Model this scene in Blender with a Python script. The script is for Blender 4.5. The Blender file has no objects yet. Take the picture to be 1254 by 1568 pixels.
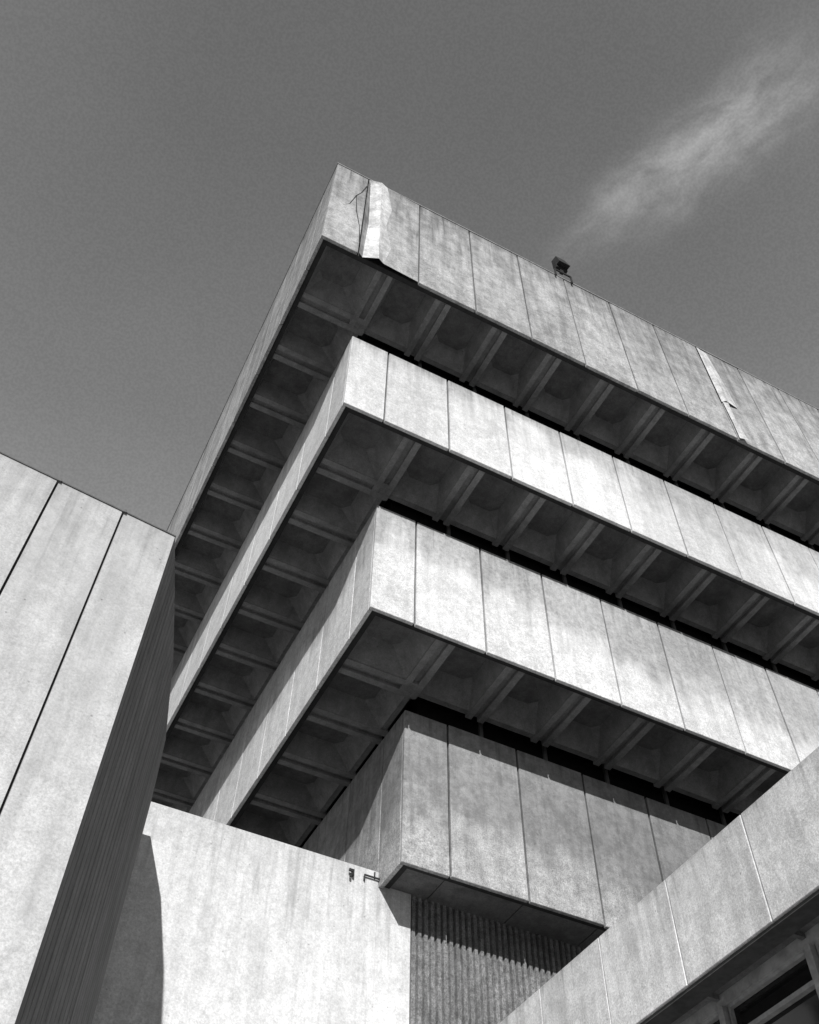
import bpy, math, random
from mathutils import Vector, Matrix
random.seed(7)
S=1.5; EYE=1.6
def V(x,y,z): return (x*S,y*S,z*S+EYE)
GZ=-EYE/S
scene=bpy.context.scene
# ------------------------------------------------------------------ mesh helper
class MB:
    def __init__(s): s.v=[];s.f=[];s.c=[];s.m=[]
    def quad(s,pts,col=(.5,.5,0),m=0,cols=None):
        n=len(s.v); s.v+= [V(*p) for p in pts]; s.f.append(tuple(range(n,n+len(pts))))
        s.c.append(cols if cols else [col]*len(pts)); s.m.append(m)
    def box(s,x0,x1,y0,y1,z0,z1,tone=.5,m=0,b=0.):
        n=len(s.v)
        P=[(x,y,z) for z in (z0,z1) for y in (y0,y1) for x in (x0,x1)]
        s.v+=[V(*p) for p in P]
        F=[(0,2,3,1),(4,5,7,6),(0,1,5,4),(1,3,7,5),(3,2,6,7),(2,0,4,6)]
        for f in F:
            s.f.append(tuple(n+i for i in f)); s.c.append([(tone,1.0 if i>3 else 0.0,b) for i in f]); s.m.append(m)
    def make(s,name,mats,parent=None,bevel=0,smooth=False):
        me=bpy.data.meshes.new(name); me.from_pydata(s.v,[],s.f); 
        ca=me.color_attributes.new("pc",'FLOAT_COLOR','CORNER')
        k=0
        for fi,f in enumerate(s.f):
            for j in range(len(f)):
                c=s.c[fi][j]; ca.data[k].color=(c[0],c[1],c[2],1); k+=1
        for mt in mats: me.materials.append(mt)
        for i,p in enumerate(me.polygons): p.material_index=s.m[i]; p.use_smooth=smooth
        o=bpy.data.objects.new(name,me); scene.collection.objects.link(o)
        if parent: o.parent=parent
        if bevel:
            b=o.modifiers.new("bevel",'BEVEL'); b.width=bevel; b.segments=1; b.limit_method='ANGLE'
        return o
def empty(name):
    e=bpy.data.objects.new(name,None); scene.collection.objects.link(e); return e
# ------------------------------------------------------------------ node helper
class NT:
    def __init__(s,nt): s.nt=nt
    def n(s,t,**k):
        x=s.nt.nodes.new(t)
        for a,b in k.items(): setattr(x,a,b)
        return x
    def put(s,sock,v):
        if isinstance(v,bpy.types.NodeSocket): s.nt.links.new(v,sock)
        else: sock.default_value=v
    def m(s,op,a,b=None,c=None,clamp=False):
        x=s.n('ShaderNodeMath',operation=op,use_clamp=clamp)
        s.put(x.inputs[0],a)
        if b is not None: s.put(x.inputs[1],b)
        if c is not None: s.put(x.inputs[2],c)
        return x.outputs[0]
    def vm(s,op,a,b=None):
        x=s.n('ShaderNodeVectorMath',operation=op); s.put(x.inputs[0],a)
        if b is not None: s.put(x.inputs[1],b)
        return x.outputs['Value'] if op in('DOT_PRODUCT','LENGTH') else x.outputs[0]
    def noise(s,vec,scale,detail=4,rough=.55,dist=0):
        x=s.n('ShaderNodeTexNoise'); s.put(x.inputs['Vector'],vec); x.inputs['Scale'].default_value=scale
        x.inputs['Detail'].default_value=detail; x.inputs['Roughness'].default_value=rough; x.inputs['Distortion'].default_value=dist
        return x.outputs[0]
    def ss(s,v,a,b,lo=0.,hi=1.):
        x=s.n('ShaderNodeMapRange',interpolation_type='SMOOTHSTEP'); s.put(x.inputs[0],v)
        for i,q in enumerate((a,b,lo,hi)): x.inputs[i+1].default_value=q
        return x.outputs[0]
def concrete(name,base=.45,dirt=.4,dthr=.55,vw=.5,speck=.12,streak=.15,bump=.25,tonevar=.18,rough=.85,mott=.2,patch=.1,soft=.14,drip=0.,blot=.1,edge=.3):
    """vw: how much the dirt gathers towards the panel top; attribute B of the mesh adds extra dirt, or shade on the buckled fold"""
    mt=bpy.data.materials.new(name); mt.use_nodes=True; nt=mt.node_tree; N=NT(nt)
    bs=nt.nodes['Principled BSDF']
    at=N.n('ShaderNodeAttribute',attribute_name='pc'); sp=N.n('ShaderNodeSeparateColor'); nt.links.new(at.outputs['Color'],sp.inputs[0])
    tone,vv,ex=sp.outputs[0],sp.outputs[1],sp.outputs[2]
    tc=N.n('ShaderNodeTexCoord').outputs['Object']
    off=N.n('ShaderNodeCombineXYZ'); 
    for i,k in enumerate((37.,53.,19.)): N.put(off.inputs[i],N.m('MULTIPLY',tone,k))
    co=N.vm('ADD',tc,off.outputs[0])
    st=N.vm('MULTIPLY',co,(1.,1.,.10))
    n1=N.noise(co,1.0,4,.62,.2); n2=N.noise(st,4.5,4,.65); n3=N.noise(co,38,2,.8); n4=N.noise(co,11,6,.8)
    n5=N.noise(tc,.25,2,.5); n6=N.noise(co,3.0,7,.78)
    e=N.m('MULTIPLY',N.m('SUBTRACT',vv,.5),vw); e=N.m('ADD',e,N.m('MULTIPLY',n1,.55)); e=N.m('ADD',e,N.m('MULTIPLY',n2,.30)); e=N.m('ADD',e,N.m('MULTIPLY',n4,.32))
    e=N.m('ADD',e,N.m('SUBTRACT',ex,.1))
    mask=N.ss(e,dthr-soft,dthr+soft)
    gr=N.ss(N.m('ADD',N.m('MULTIPLY',n4,.6),N.m('MULTIPLY',n3,.4)),.42,.58,.35,1.)
    d=N.m('SUBTRACT',1.,N.m('MULTIPLY',N.m('MULTIPLY',mask,gr),dirt))
    s2=N.ss(n2,.35,.7,1.+streak*.4,1.-streak)
    s3=N.ss(n3,.3,.7,1.-speck,1.+speck)
    s4=N.ss(n4,.35,.65,1.-mott*.5,1.+mott*.5)
    s5=N.ss(n5,.3,.7,1-patch,1+patch)  # broad tone drift; on the bands it also imitates reflected sunlight
    s6=N.ss(n6,.38,.60,1-blot,1+blot*.5)
    tv=N.m('ADD',1.-tonevar/2,N.m('MULTIPLY',N.m('FRACT',N.m('MULTIPLY',tone,7.31)),tonevar))
    val=N.m('MULTIPLY',d,base)
    for q in (s2,s3,s4,s5,s6,tv): val=N.m('MULTIPLY',val,q)
    if drip:
        nd=N.noise(N.vm('MULTIPLY',co,(1.,1.,.05)),10,3,.6)
        dr=N.m('MULTIPLY',N.m('MULTIPLY',N.ss(nd,.54,.68),N.ss(N.m('ADD',vv,N.m('MULTIPLY',N.m('SUBTRACT',n1,.5),1.2)),.3,1.)),drip)
        val=N.m('MULTIPLY',val,N.m('SUBTRACT',1.,dr))
        eg=N.ss(N.m('ADD',vv,N.m('MULTIPLY',N.m('SUBTRACT',nd,.5),.25)),.90,1.06,1.,1.-edge)
        val=N.m('MULTIPLY',val,eg)
    vo=N.n('ShaderNodeTexVoronoi',feature='F1'); N.put(vo.inputs['Vector'],co); vo.inputs['Scale'].default_value=5
    pit=N.ss(vo.outputs['Distance'],.03,.09,.6,1.)
    val=N.m('MULTIPLY',val,pit,clamp=True)
    cc=N.n('ShaderNodeCombineColor')
    for i in range(3): N.put(cc.inputs[i],val)
    nt.links.new(cc.outputs[0],bs.inputs['Base Color']); bs.inputs['Roughness'].default_value=rough
    bs.inputs['Specular IOR Level'].default_value=.25
    bp=N.n('ShaderNodeBump'); bp.inputs['Strength'].default_value=bump; bp.inputs['Distance'].default_value=.02
    N.put(bp.inputs['Height'],N.m('ADD',N.m('MULTIPLY',n3,.35),n4)); nt.links.new(bp.outputs[0],bs.inputs['Normal'])
    return mt
def plain(name,v,rough=.6,metal=0,spec=.3):
    mt=bpy.data.materials.new(name); mt.use_nodes=True; N=NT(mt.node_tree); bs=mt.node_tree.nodes['Principled BSDF']
    tc=N.n('ShaderNodeTexCoord').outputs['Object']; q=N.ss(N.noise(tc,6,3,.7),.3,.7,v*.75,v*1.2)
    cc=N.n('ShaderNodeCombineColor')
    for i in range(3): N.put(cc.inputs[i],q)
    mt.node_tree.links.new(cc.outputs[0],bs.inputs['Base Color'])
    bs.inputs['Roughness'].default_value=rough; bs.inputs['Metallic'].default_value=metal; bs.inputs['Specular IOR Level'].default_value=spec
    return mt
M_b=[concrete("concrete_top_band",.37,.45,.64,.25,.24,.20,.4,.18,mott=.32,drip=.35,blot=.24),
     concrete("concrete_band_two",.62,.48,.71,.50,.15,.10,.3,.12,mott=.22,soft=.13,drip=.18,blot=.11),
     concrete("concrete_band_three",.62,.58,.60,.65,.19,.10,.35,.12,mott=.27,soft=.14,drip=.2,blot=.13),
     concrete("concrete_band_four",.41,.60,.50,.50,.30,.12,.5,.14,mott=.42,drip=.2,blot=.22)]
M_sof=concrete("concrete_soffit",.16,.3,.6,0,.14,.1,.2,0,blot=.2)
M_ribs=concrete("concrete_soffit_ribs_lit",.23,.3,.6,0,.14,.1,.2,0,blot=.15)  # lighter than the coffer ceilings: bounced light put into the rib colour
M_wall=concrete("concrete_pale_wall",.66,.3,.72,.25,.14,.09,.3,0,mott=.18,patch=.06,soft=.22,drip=.12,blot=.10,edge=.25)
M_tower=concrete("concrete_tower",.56,.32,.66,.4,.17,.10,.3,.05,mott=.22,patch=.06,soft=.25,drip=.10,blot=.11,edge=.2)
M_tshade=concrete("concrete_tower_side_shade",.20,.2,.7,.2,.08,.25,.15,0,mott=.1)  # darker than the front: shade of the side turned from the sun
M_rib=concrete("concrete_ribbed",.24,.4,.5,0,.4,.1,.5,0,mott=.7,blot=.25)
M_r=concrete("concrete_office",.68,.3,.72,.2,.18,.16,.3,.05,mott=.22,soft=.2,drip=.2,blot=.14,edge=.2)
M_pale=concrete("pale_cladding",.56,.3,.62,0,.15,.2,.3,0,mott=.3,blot=.25)  # pale split panel; on the buckled wedge it stands in for sunlight
M_joint=plain("dark_joint",.03,.9)
M_void=plain("dark_void",.07,.9)  # slab and sill colour carries the shade of the recess
M_seal=plain("pale_sealant",.62,.7)
M_black=plain("window_glass",.012,.08,0,.5)
M_frame=plain("window_frame",.10,.5)
M_metal=plain("dark_metal",.035,.5,.3)
M_slab=plain("roof_slab",.15,.9)
M_cop=plain("coping_metal",.3,.6)
# ------------------------------------------------------------------ library
xs=[1.1688,2.1486,3.1233,4.1211]; ys=[5.5383,6.4566,7.3912,8.4166]
zb=[14.179,11.5145,8.9023,6.3669]; zt=[17.4795,13.452,10.955,8.521]
lib=empty("concrete_library_building")
NP=15; EX=22.; EY=24.
names=["parapet_band_roof","parapet_band_upper","parapet_band_middle","parapet_band_lower"]
for i in range(4):
    x,y,b,t=xs[i],ys[i],zb[i],zt[i]
    mb=MB()
    edges=[0]+[.6+k for k in range(NP)]
    for side in (0,1):
        g=.014 if side==0 else .006
        for k in range(len(edges)-1):
            a0,a1=edges[k]+(g if k else 0),edges[k+1]-g
            if side==1 and k==0: a0=.053
            j=random.uniform(-.004,.004) if k and side==0 else 0
            zj=random.uniform(-.008,.008) if k else 0
            tn=random.random()
            if i==0 and side==0 and k in(1,): continue
            ex=0.
            if side==0:
                ex={0:0,1:[-.10,-.1,-.05,.0,.02,.05,.08,.08,.08,.08],2:[-.10,-.08,-.01,.03,.06,.08,.1,.1,.1,.1],3:[.0,.03,.04,.06,.08,.1,.1,.1,.1,.1]}[i]
                ex=0 if ex==0 else ex[min(k,9)]
            ex+=.1
            if side==0: mb.box(x+a0,x+a1,y+j,y+.05+j,b+zj,t+zj,tn,b=ex)
            else: mb.box(x+j,x+.05+j,y+a0,y+a1,b+zj,t+zj,tn,b=.05)
    if i==0:
        # buckled cladding panel beside the corner
        g=.013
        a0,a1=x+.6+.004,x+1.6-g; tn=.31; r_top=x+.82; r_bot=x+.90
        A=(a0,y,t);B=(a0,y,b+.02);T=(r_top,y-.06,t-.01);Bt=(r_bot,y-.07,b-.02)
        Vt=(x+.65,y+.035,t-.1); Vm=(x+.71,y+.05,b+1.5); Vb=(x+.68,y+.052,b+.04)
        for pts in ([A,B,Vb,Vm],[A,Vm,Vt]): mb.quad(pts,cols=[(.87,.9,1.2)]*len(pts))  # fold turned from the sun: shade painted through the dirt channel
        pl=MB()
        for pts in ([Vt,Vm,T],[Vm,Vb,Bt],[Vm,Bt,T],[A,Vt,T]):
            pl.quad(pts,cols=[(.87,.2,-.1)]*3)
        n2=[(x+.95,y-.02,t),(x+1.06,y-.03,b+2.3),(x+.98,y-.035,b+1.5),(x+1.10,y-.02,b+.7),(x+1.0,y-.02,b)]
        L=[T,(r_top+.02,y-.07,b+2.3),(r_top+.03,y-.085,b+1.5),(r_top+.05,y-.08,b+.7),Bt]
        for q in range(4):
            pl.quad([L[q],L[q+1],n2[q+1],n2[q]],cols=[(.93,.1,.0)]*4)
            z0=n2[q][2];z1=n2[q+1][2]
            U=lambda v:(tn,v,.1)
            mb.quad([n2[q],n2[q+1],(a1,y,z1),(a1,y,z0)],cols=[U((z0-b)/(t-b)),U((z1-b)/(t-b)),U((z1-b)/(t-b)),U((z0-b)/(t-b))])
        pl.make("buckled_cladding",[M_pale],lib)  # sun-facing wedge, its brightness put into the paler colour
        ck=MB(); yc=y-.003
        def crack(pts,w):
            for p,q,w0,w1 in zip(pts[:-1],pts[1:],w[:-1],w[1:]):
                ck.quad([(p[0]-w0,yc,p[1]-w0),(p[0]+w0,yc,p[1]+w0),(q[0]+w1,yc,q[1]+w1),(q[0]-w1,yc,q[1]-w1)])
        crack([(x+.585,t-.35),(x+.50,t-.8),(x+.42,t-1.05),(x+.33,t-1.55),(x+.22,t-1.75)],[.016,.011,.012,.007,.002])
        crack([(x+.42,t-1.05),(x+.46,t-1.7),(x+.55,t-2.3),(x+.585,t-2.9)],[.006,.008,.005,.01])
        ck.make("cladding_cracks",[M_joint],lib)
    ob=mb.make(names[i],[M_b[i]],lib,bevel=.008)
    jb=MB()
    jb.box(x+.03,x+.6+NP-1,y+.056,y+.13,b+.03,t-.02); jb.box(x+.056,x+.13,y+.13,y+.6+NP-1,b+.03,t-.02)
    jb.make("joint_backing_"+str(i),[M_joint],lib)
    sb=MB(); sb.box(x+.16,EX,y+.16,EY,b+.45,b+.62 if i else t-.4); sb.make("floor_slab_"+str(i),[M_void],lib)
    so=MB(); L=NP-.5
    def R_(a0,a1,b0,b1,z0,z1,side,tone=.5,m=1):
        z0+=.004*side
        if side==0: so.box(x+a0,x+a1,y+b0,y+b1,z0,z1,tone,m)
        else: so.box(x+b0,x+b1,y+a0,y+a1,z0,z1,tone,m)
    def cell(a0,a1,b0,b1,side,ins=.10,inn=.2,cor=False):
        z0,z1=b+.07,b+.38
        P=lambda p,z:(x+p[0],y+p[1],z) if side==0 else (x+p[1],y+p[0],z)
        i1=inn if cor else ins
        def octo(a0,a1,b0,b1,c): return [(a0,b0),(a1,b0),(a1,b1-c),(a1-c,b1),(a0+c,b1),(a0,b1-c)]
        lo=octo(a0,a1,b0,b1,.001); hi=octo(a0+ins,a1-i1,b0+.05,b1-inn,.10)
        for q in range(6):
            r=(q+1)%6; so.quad([P(lo[q],z0),P(lo[r],z0),P(hi[r],z1),P(hi[q],z1)],m=1)
        so.quad([P(h,z1) for h in hi])
    if i<3:
        cell(.13,.97,.13,.97,0,cor=True)
        so.box(x+.972,x+1.232,y+.972,y+1.232,b+.056,b+.3,m=1)
        for side in (0,1):
            R_(.16,L,.10,.131,b+.05+side*.003,b+.3,side)
            for k in range(NP-2):
                c=1.1+k
                for s0,s1 in ((-.135,-.045),(.045,.135)): R_(c+s0,c+s1,.132,1.21,b+.045,b+.44,side)
                R_(c-.045,c+.045,.132,1.19,b+.10,b+.44,side)
                cell(c+.135,c+.865,.131,1.10,side)
                R_(c+.135,c+.865,1.095,1.18,b+.072,b+.44,side)
    else:
        for k in range(NP-2):
            a0=0.12 if k==0 else .6+k-1+.008; a1=.6+k-.008
            so.box(x+a0,x+a1,y+.06,y+.62,b+.045,b+.2)
            if k: so.box(x+.06,x+.62,y+a0,y+a1,b+.045,b+.2)
        so.box(x+.05,x+L,y+.055,y+.7,b+.06,b+.3)
        so.box(x+.055,x+.7,y+.7,y+L,b+.06,b+.3)
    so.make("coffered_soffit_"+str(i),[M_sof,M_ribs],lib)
    if i<3:
        wx,wy=xs[i+1]+.38,ys[i+1]+.38; z0,z1=zt[i+1]-.5,b+.5
        wb=MB(); wb.box(wx,EX,wy,EY,z0,z1); wb.make("ribbon_windows_"+str(i),[M_black],lib)
        fr=MB()
        for k in range(NP-2):
            fr.box(wx+.9+k,wx+.95+k,wy-.04,wy-.003,z0,z1); fr.box(wx-.04,wx-.003,wy+.9+k,wy+.95+k,z0,z1)
        fr.make("window_mullions_"+str(i),[M_frame],lib)
        sl=MB(); sl.box(xs[i+1]+.16,EX,ys[i+1]+.16,EY,zt[i+1]-.3,zt[i+1]-.12); sl.make("window_sill_"+str(i),[M_void],lib)
cp=MB(); x,y,t=xs[0],ys[0],zt[0]
cp.box(x-.012,x+14,y-.012,y+.2,t+.008,t+.03); cp.box(x-.012,x+.2,y+.2,y+14,t+.008,t+.03)
cp.make("roof_coping",[M_cop],lib)
sp=MB(); jx=8.7688; b=zb[0]
W4=[(.93,0,0)]*4
sp.quad([(jx+.0,y-.012,t-.02),(jx+.20,y-.015,t-.12),(jx+.29,y-.013,t-1.0),(jx+.36,y-.012,b+1.25),(jx+.06,y-.06,b+1.2)],cols=W4+W4[:1])
sp.quad([(jx+.0,y-.012,t-.02),(jx+.06,y-.06,b+1.2),(jx+.0,y-.012,b+1.2)],cols=W4[:3])
sp.quad([(jx+.01,y-.02,b+1.195),(jx+.11,y-.05,b+1.195),(jx+.09,y-.05,b+.6),(jx+.03,y-.02,b+.5)],cols=W4)
sp.quad([(jx+.03,y-.02,b+.5),(jx+.09,y-.05,b+.6),(jx+.16,y-.055,b+.01),(jx+.02,y-.02,b+.01)],cols=W4)
sp.make("split_cladding",[M_pale],lib)
# ribbed ground storey
rb=MB(); x0=4.535; yr=9.03; zz=zb[3]+.07; n=125; pw=.078
for k in range(n):
    a=x0+k*pw; h=.04
    Q=[(a,yr),(a+.009,yr-h),(a+.047,yr-h),(a+.056,yr),(a+pw,yr)]
    for q in range(4):
        rb.quad([(Q[q][0],Q[q][1],GZ),(Q[q+1][0],Q[q+1][1],GZ),(Q[q+1][0],Q[q+1][1],zz),(Q[q][0],Q[q][1],zz)])
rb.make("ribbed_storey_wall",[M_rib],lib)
bk=MB(); bk.box(4.56,EX,9.04,EY,GZ,zb[3]+.3); bk.make("ground_storey_core",[M_slab],lib)
# ------------------------------------------------------------------ pale wall
w=MB(); w.box(-3,4.12,8.978,9.2,GZ,6.565,.2); w.box(4.12,4.525,8.978,9.2,GZ,zb[3]+.05,.2)
wo=w.make("concrete_wall",[M_wall],None,bevel=.01)
# ------------------------------------------------------------------ tower
tw=empty("concrete_stair_tower"); zT=6.36; K=zT/7.79
C0=(.616*K,6.543*K); ux,uy=math.cos(math.atan2(.181,1.786)),math.sin(math.atan2(.181,1.786))
def tp(d,dep,z): return (C0[0]+ux*d-uy*dep,C0[1]+uy*d+ux*dep,z)
tb=MB(); jl=[q*K for q in (0,-.552,-1.22,-1.89,-2.56,-3.23,-3.9)]; fl_=jl[-1]
for k in range(6):
    a1=jl[k]-(.009 if k else 0); a0=jl[k+1]+.009; tn=.2+.11*k
    c=[(tn,0,0.1),(tn,0,0.1),(tn,1,0.1),(tn,1,0.1)]
    tb.quad([tp(a0,0,GZ),tp(a1,0,GZ),tp(a1,0,zT),tp(a0,0,zT)],cols=c)
    tb.quad([tp(a0,0,zT),tp(a1,0,zT),tp(a1,.06,zT),tp(a0,.06,zT)],cols=c)
    tb.quad([tp(a0,0,GZ),tp(a0,.03,GZ),tp(a0,.03,zT),tp(a0,0,zT)],cols=c)
    if k: tb.quad([tp(a1,0,GZ),tp(a1,.03,GZ),tp(a1,.03,zT),tp(a1,0,zT)],cols=c)
tb.make("front_panels",[M_tower],tw)
tj=MB(); tj.quad([tp(fl_,.03,GZ),tp(-.01,.03,GZ),tp(-.01,.03,zT-.01),tp(fl_,.03,zT-.01)]); tj.make("joint_backing",[M_joint],tw)
curve=[C0,(.685,5.87),(.955,6.686),(1.245,7.75),(1.414,8.68)]
fine=[]
for q in range(len(curve)-1):
    p,r=curve[q],curve[q+1]; L=math.hypot(r[0]-p[0],r[1]-p[1]); m=max(1,round(L/.12))
    for s in range(m): fine.append((p[0]+(r[0]-p[0])*s/m,p[1]+(r[1]-p[1])*s/m))
fine.append(curve[-1])
cv=MB()
for q in range(len(fine)-1):
    p,r=fine[q],fine[q+1]; dx,dy=r[0]-p[0],r[1]-p[1]; L=math.hypot(dx,dy); nx,ny=dy/L,-dx/L
    f=lambda s,o:(p[0]+dx*s+nx*o,p[1]+dy*s+ny*o)
    prof=[f(0,0),f(.86,0),f(.9,-.015),f(.96,-.015),f(1,0)]
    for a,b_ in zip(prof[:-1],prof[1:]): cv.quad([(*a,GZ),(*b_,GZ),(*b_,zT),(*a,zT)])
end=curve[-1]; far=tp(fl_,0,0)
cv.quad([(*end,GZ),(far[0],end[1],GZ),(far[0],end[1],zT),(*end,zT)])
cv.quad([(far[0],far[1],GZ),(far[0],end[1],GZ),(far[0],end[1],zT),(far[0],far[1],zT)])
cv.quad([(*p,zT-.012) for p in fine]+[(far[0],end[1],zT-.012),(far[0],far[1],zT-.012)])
cv.make("boarded_side_wall",[M_tshade],tw)
cap=MB()
cap.quad([tp(fl_,-.008,zT),tp(.006,-.008,zT),tp(.006,-.008,zT+.012),tp(fl_,-.008,zT+.012)]); cap.quad([tp(fl_,-.008,zT),tp(.006,-.008,zT),tp(.006,.1,zT+.002),tp(fl_,.1,zT+.002)])
for j in jl[1:4]:
    p=tp(j+.01,-.015,zT); cap.box(p[0]-.012,p[0]+.012,p[1]-.006,p[1]+.02,zT-.01,zT+.02)
cap.make("top_flashing",[M_frame],tw)
# ------------------------------------------------------------------ office wing on the right
of=empty("concrete_office_building"); xr=5.26; zr0,zr1=4.03,4.943
ob=MB(); js=[4.71+k for k in range(-9,5)]; js=[js[0]-1]+js+[8.975]
sl=MB()
for k in range(len(js)-1):
    if js[k+1]-js[k]<.05: continue
    ob.box(xr,xr+.2,js[k]+.006,js[k+1]-.006,zr0,zr1,random.random(),b=.1)
    sl.box(xr+.006,xr+.18,js[k+1]-.006,js[k+1]+.006,zr0+.005,zr1-.005)
ob.make("parapet",[M_r],of,bevel=.008); sl.make("sealant_joints",[M_seal],of)
rf=MB(); rf.box(xr+.2,14,-5.3,8.97,zr0+.05,zr1-.25); rf.box(xr+.02,xr+.2,-5.3,8.97,zr0-.03,zr0-.004)
rf.make("roof",[M_void],of)
gw=MB(); gw.box(xr+.40,13.9,-5.3,8.96,GZ,zr0+.05); gw.make("glazing",[M_black],of)
ff=MB(); xw=xr+.33
ff.box(xw,xw+.068,-5.3,8.96,zr0-.07,zr0+.05)
ff.box(xw+.02,xw+.068,-5.3,8.96,zr0-.32,zr0-.285)
ff.box(xw+.01,xw+.068,-5.3,8.96,zr0-1.6,zr0-1.52)
for k in range(-9,5):
    yy=4.76+k
    ff.box(xw-.01,xw+.066,yy-.03,yy+.03,GZ,zr0-.07)
    ff.box(xw+.03,xw+.066,yy+.05,yy+.07,zr0-1.52,zr0-.071); ff.box(xw+.03,xw+.066,yy-.07,yy-.05,zr0-1.52,zr0-.071)
    ff.box(xw+.025,xw+.066,yy+.07,yy+.93,zr0-.095,zr0-.071)
ff.make("window_frames",[plain("painted_frame",.36,.5)],of)
so=MB(); so.box(xr+.2,xr+.42,-5.3,8.965,zr0+.02,zr0+.048)
for k in range(-9,5): so.box(xr+.205,xw-.005,4.76+k-.02,4.76+k+.02,zr0-.02,zr0+.03)
so.make("eaves_soffit",[M_sof],of)
# ------------------------------------------------------------------ floodlight on roof
fl=empty("floodlight"); fx,fy,fz=5.72,5.52,17.52
fb=MB()
fb.box(fx-.17,fx+.21,fy-.04,fy-.015,fz+.10,fz+.15)
fb.box(fx-.17,fx-.14,fy-.04,fy-.015,fz-.15,fz+.10); fb.box(fx+.18,fx+.21,fy-.04,fy-.015,fz-.15,fz+.10)
fb.box(fx-.02,fx+.05,fy-.035,fy+.02,fz+.15,fz+.32)
fb.box(fx-.10,fx-.08,fy-.05,fy+.02,fz+.28,fz+.5); fb.box(fx+.12,fx+.14,fy-.05,fy+.02,fz+.28,fz+.5); fb.box(fx-.08,fx+.12,fy-.05,fy+.02,fz+.28,fz+.31)
fb.make("bracket",[M_metal],fl,bevel=.004)
hb=MB()
a=[(-.10,-.15,.33),(.14,-.15,.33),(.14,.06,.38),(-.10,.06,.38)]
lo=[(fx+p[0],fy+p[1],fz+p[2]) for p in a]; hi=[(fx+p[0]*.8,fy+p[1]*.7+.04,fz+p[2]+.42) for p in a]
for q in range(4):
    r=(q+1)%4; hb.quad([lo[q],lo[r],hi[r],hi[q]])
hb.quad(hi); hb.quad(lo)
hb.make("lamp_housing",[M_metal],fl,bevel=.01)
# ------------------------------------------------------------------ pipe bracket
pb=MB(); yb=8.978
pb.box(3.78,3.80,yb-.05,yb-.002,6.40,6.47); pb.box(3.74,3.78,yb-.05,yb-.03,6.44,6.47); pb.box(3.75,3.77,yb-.05,yb-.03,6.37,6.41)
pb.box(3.93,4.118,yb-.03,yb-.015,6.455,6.470); pb.box(3.93,3.942,yb-.03,yb-.002,6.40,6.455); pb.box(4.05,4.062,yb-.03,yb-.015,6.47,6.53)
pb.make("pipe_bracket",[M_metal],None)
# ------------------------------------------------------------------ ground
gm=MB(); q=200; gm.quad([(-q,-q,GZ),(q,-q,GZ),(q,q,GZ),(-q,q,GZ)])
gm.make("ground",[concrete("plaza_paving",.28,.3,.6,0,.1,0,.2,0)])
# ------------------------------------------------------------------ sun
d=Vector((.45,1,-.66)).normalized()
sl=bpy.data.lights.new("sun",'SUN'); sl.energy=5.0; sl.angle=math.radians(.5); sl.color=(1,.998,.995)
so_=bpy.data.objects.new("sun",sl); so_.rotation_euler=d.to_track_quat('-Z','Y').to_euler(); so_.location=(-10,-20,30); scene.collection.objects.link(so_)
el=math.asin(-d.z); az=math.atan2(-d.x,-d.y)
# ------------------------------------------------------------------ world (monochrome sky)
wd=bpy.data.worlds.new("World"); scene.world=wd; wd.use_nodes=True; nt=wd.node_tree; N=NT(nt)
sky=N.n('ShaderNodeTexSky',sky_type='NISHITA'); sky.sun_disc=False; sky.sun_elevation=el; sky.sun_rotation=az%(2*math.pi)
sp=N.n('ShaderNodeSeparateColor'); nt.links.new(sky.outputs[0],sp.inputs[0])
base=N.m('ADD',N.m('MULTIPLY',sp.outputs[0],.6),N.m('MULTIPLY',sp.outputs[1],.4))
g=N.n('ShaderNodeTexCoord').outputs['Generated']
sx=N.n('ShaderNodeSeparateXYZ'); nt.links.new(g,sx.inputs[0])
zz=N.m('MAXIMUM',sx.outputs[2],.05); u=N.m('DIVIDE',sx.outputs[0],zz); v=N.m('DIVIDE',sx.outputs[1],zz)
cb=N.n('ShaderNodeCombineXYZ'); N.put(cb.inputs[0],u); N.put(cb.inputs[1],v); uv=cb.outputs[0]
L=math.hypot(.106,.265); tx,ty=.106/L,-.265/L
du=N.m('SUBTRACT',u,.311); dv=N.m('SUBTRACT',v,.304)
wn=N.m('SUBTRACT',N.noise(uv,7,3,.6),.5)
al=N.m('DIVIDE',N.m('ADD',N.m('MULTIPLY',du,tx),N.m('MULTIPLY',dv,ty)),L)
ac=N.m('ADD',N.m('MULTIPLY',du,-ty),N.m('MULTIPLY',dv,tx))
ac=N.m('ADD',ac,N.m('MULTIPLY',wn,.07))
wid=N.m('ADD',.018,N.m('MULTIPLY',N.m('MAXIMUM',al,0.),.028))
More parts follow.
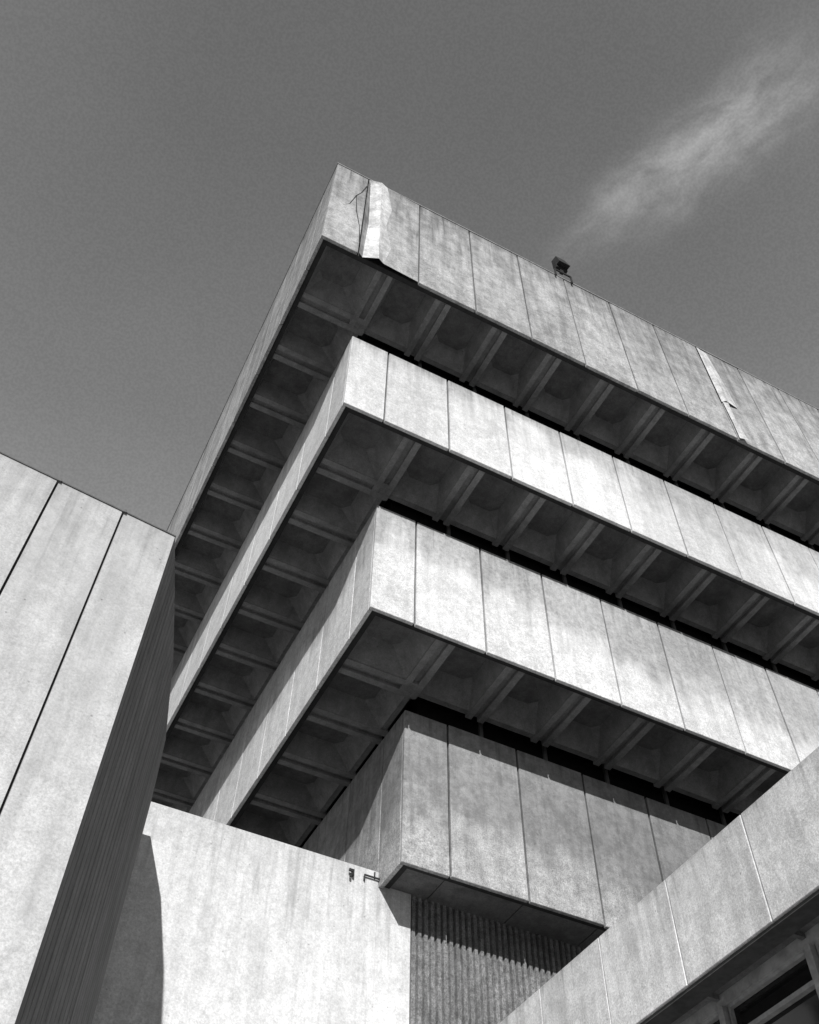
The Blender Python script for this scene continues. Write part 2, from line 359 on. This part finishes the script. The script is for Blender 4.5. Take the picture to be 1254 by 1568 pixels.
q=N.m('DIVIDE',ac,wid); core=N.m('POWER',2.718,N.m('MULTIPLY',N.m('MULTIPLY',q,q),-1.))
env=N.m('MULTIPLY',N.ss(al,-.15,.6),N.ss(al,.75,1.2,1.,0.))
ca=N.n('ShaderNodeCombineXYZ'); N.put(ca.inputs[0],N.m('MULTIPLY',al,3.5)); N.put(ca.inputs[1],N.m('MULTIPLY',ac,26.))
fib=N.ss(N.noise(ca.outputs[0],1.5,5,.6,.1),.2,.8,.15,1.1)
cloud=N.m('MULTIPLY',N.m('MULTIPLY',core,env),fib)
haze=N.ss(N.noise(uv,1.6,3,.5),.3,.75,.93,1.12)
hz=N.m('ADD',1.,N.m('MULTIPLY',N.m('SUBTRACT',1.,sx.outputs[2]),2.4))
gn=N.ss(N.noise(g,420,1,.5),.3,.7,.94,1.06)
b0=N.m('MINIMUM',N.m('MULTIPLY',N.m('MULTIPLY',base,hz),1.17),1.7)
sc=N.m('ADD',N.m('MULTIPLY',b0,haze),N.m('MULTIPLY',cloud,1.7))
sc=N.m('MULTIPLY',sc,gn)
cc=N.n('ShaderNodeCombineColor')
for i in range(3): N.put(cc.inputs[i],sc)
bg=nt.nodes['Background']; nt.links.new(cc.outputs[0],bg.inputs[0]); bg.inputs[1].default_value=.15
# ------------------------------------------------------------------ camera
R=[(.88969,-.45634,.014257),(.374267,.711079,-.595224),(.261488,.534901,.803434)]
cam=bpy.data.cameras.new("camera"); co=bpy.data.objects.new("camera",cam); scene.collection.objects.link(co)
r,dn,fw=[Vector(q) for q in R]
m=Matrix.Identity(4)
for i in range(3): m[i][0]=r[i]; m[i][1]=-dn[i]; m[i][2]=-fw[i]
m[0][3],m[1][3],m[2][3]=0,0,EYE
co.matrix_world=m
cam.sensor_fit='VERTICAL'; cam.sensor_height=36; cam.sensor_width=36*819/1024; cam.lens=1530.9/1568*36; cam.clip_end=3000; cam.clip_start=.05
scene.camera=co
scene.view_settings.view_transform='Standard'; scene.view_settings.look='None'; scene.view_settings.exposure=0
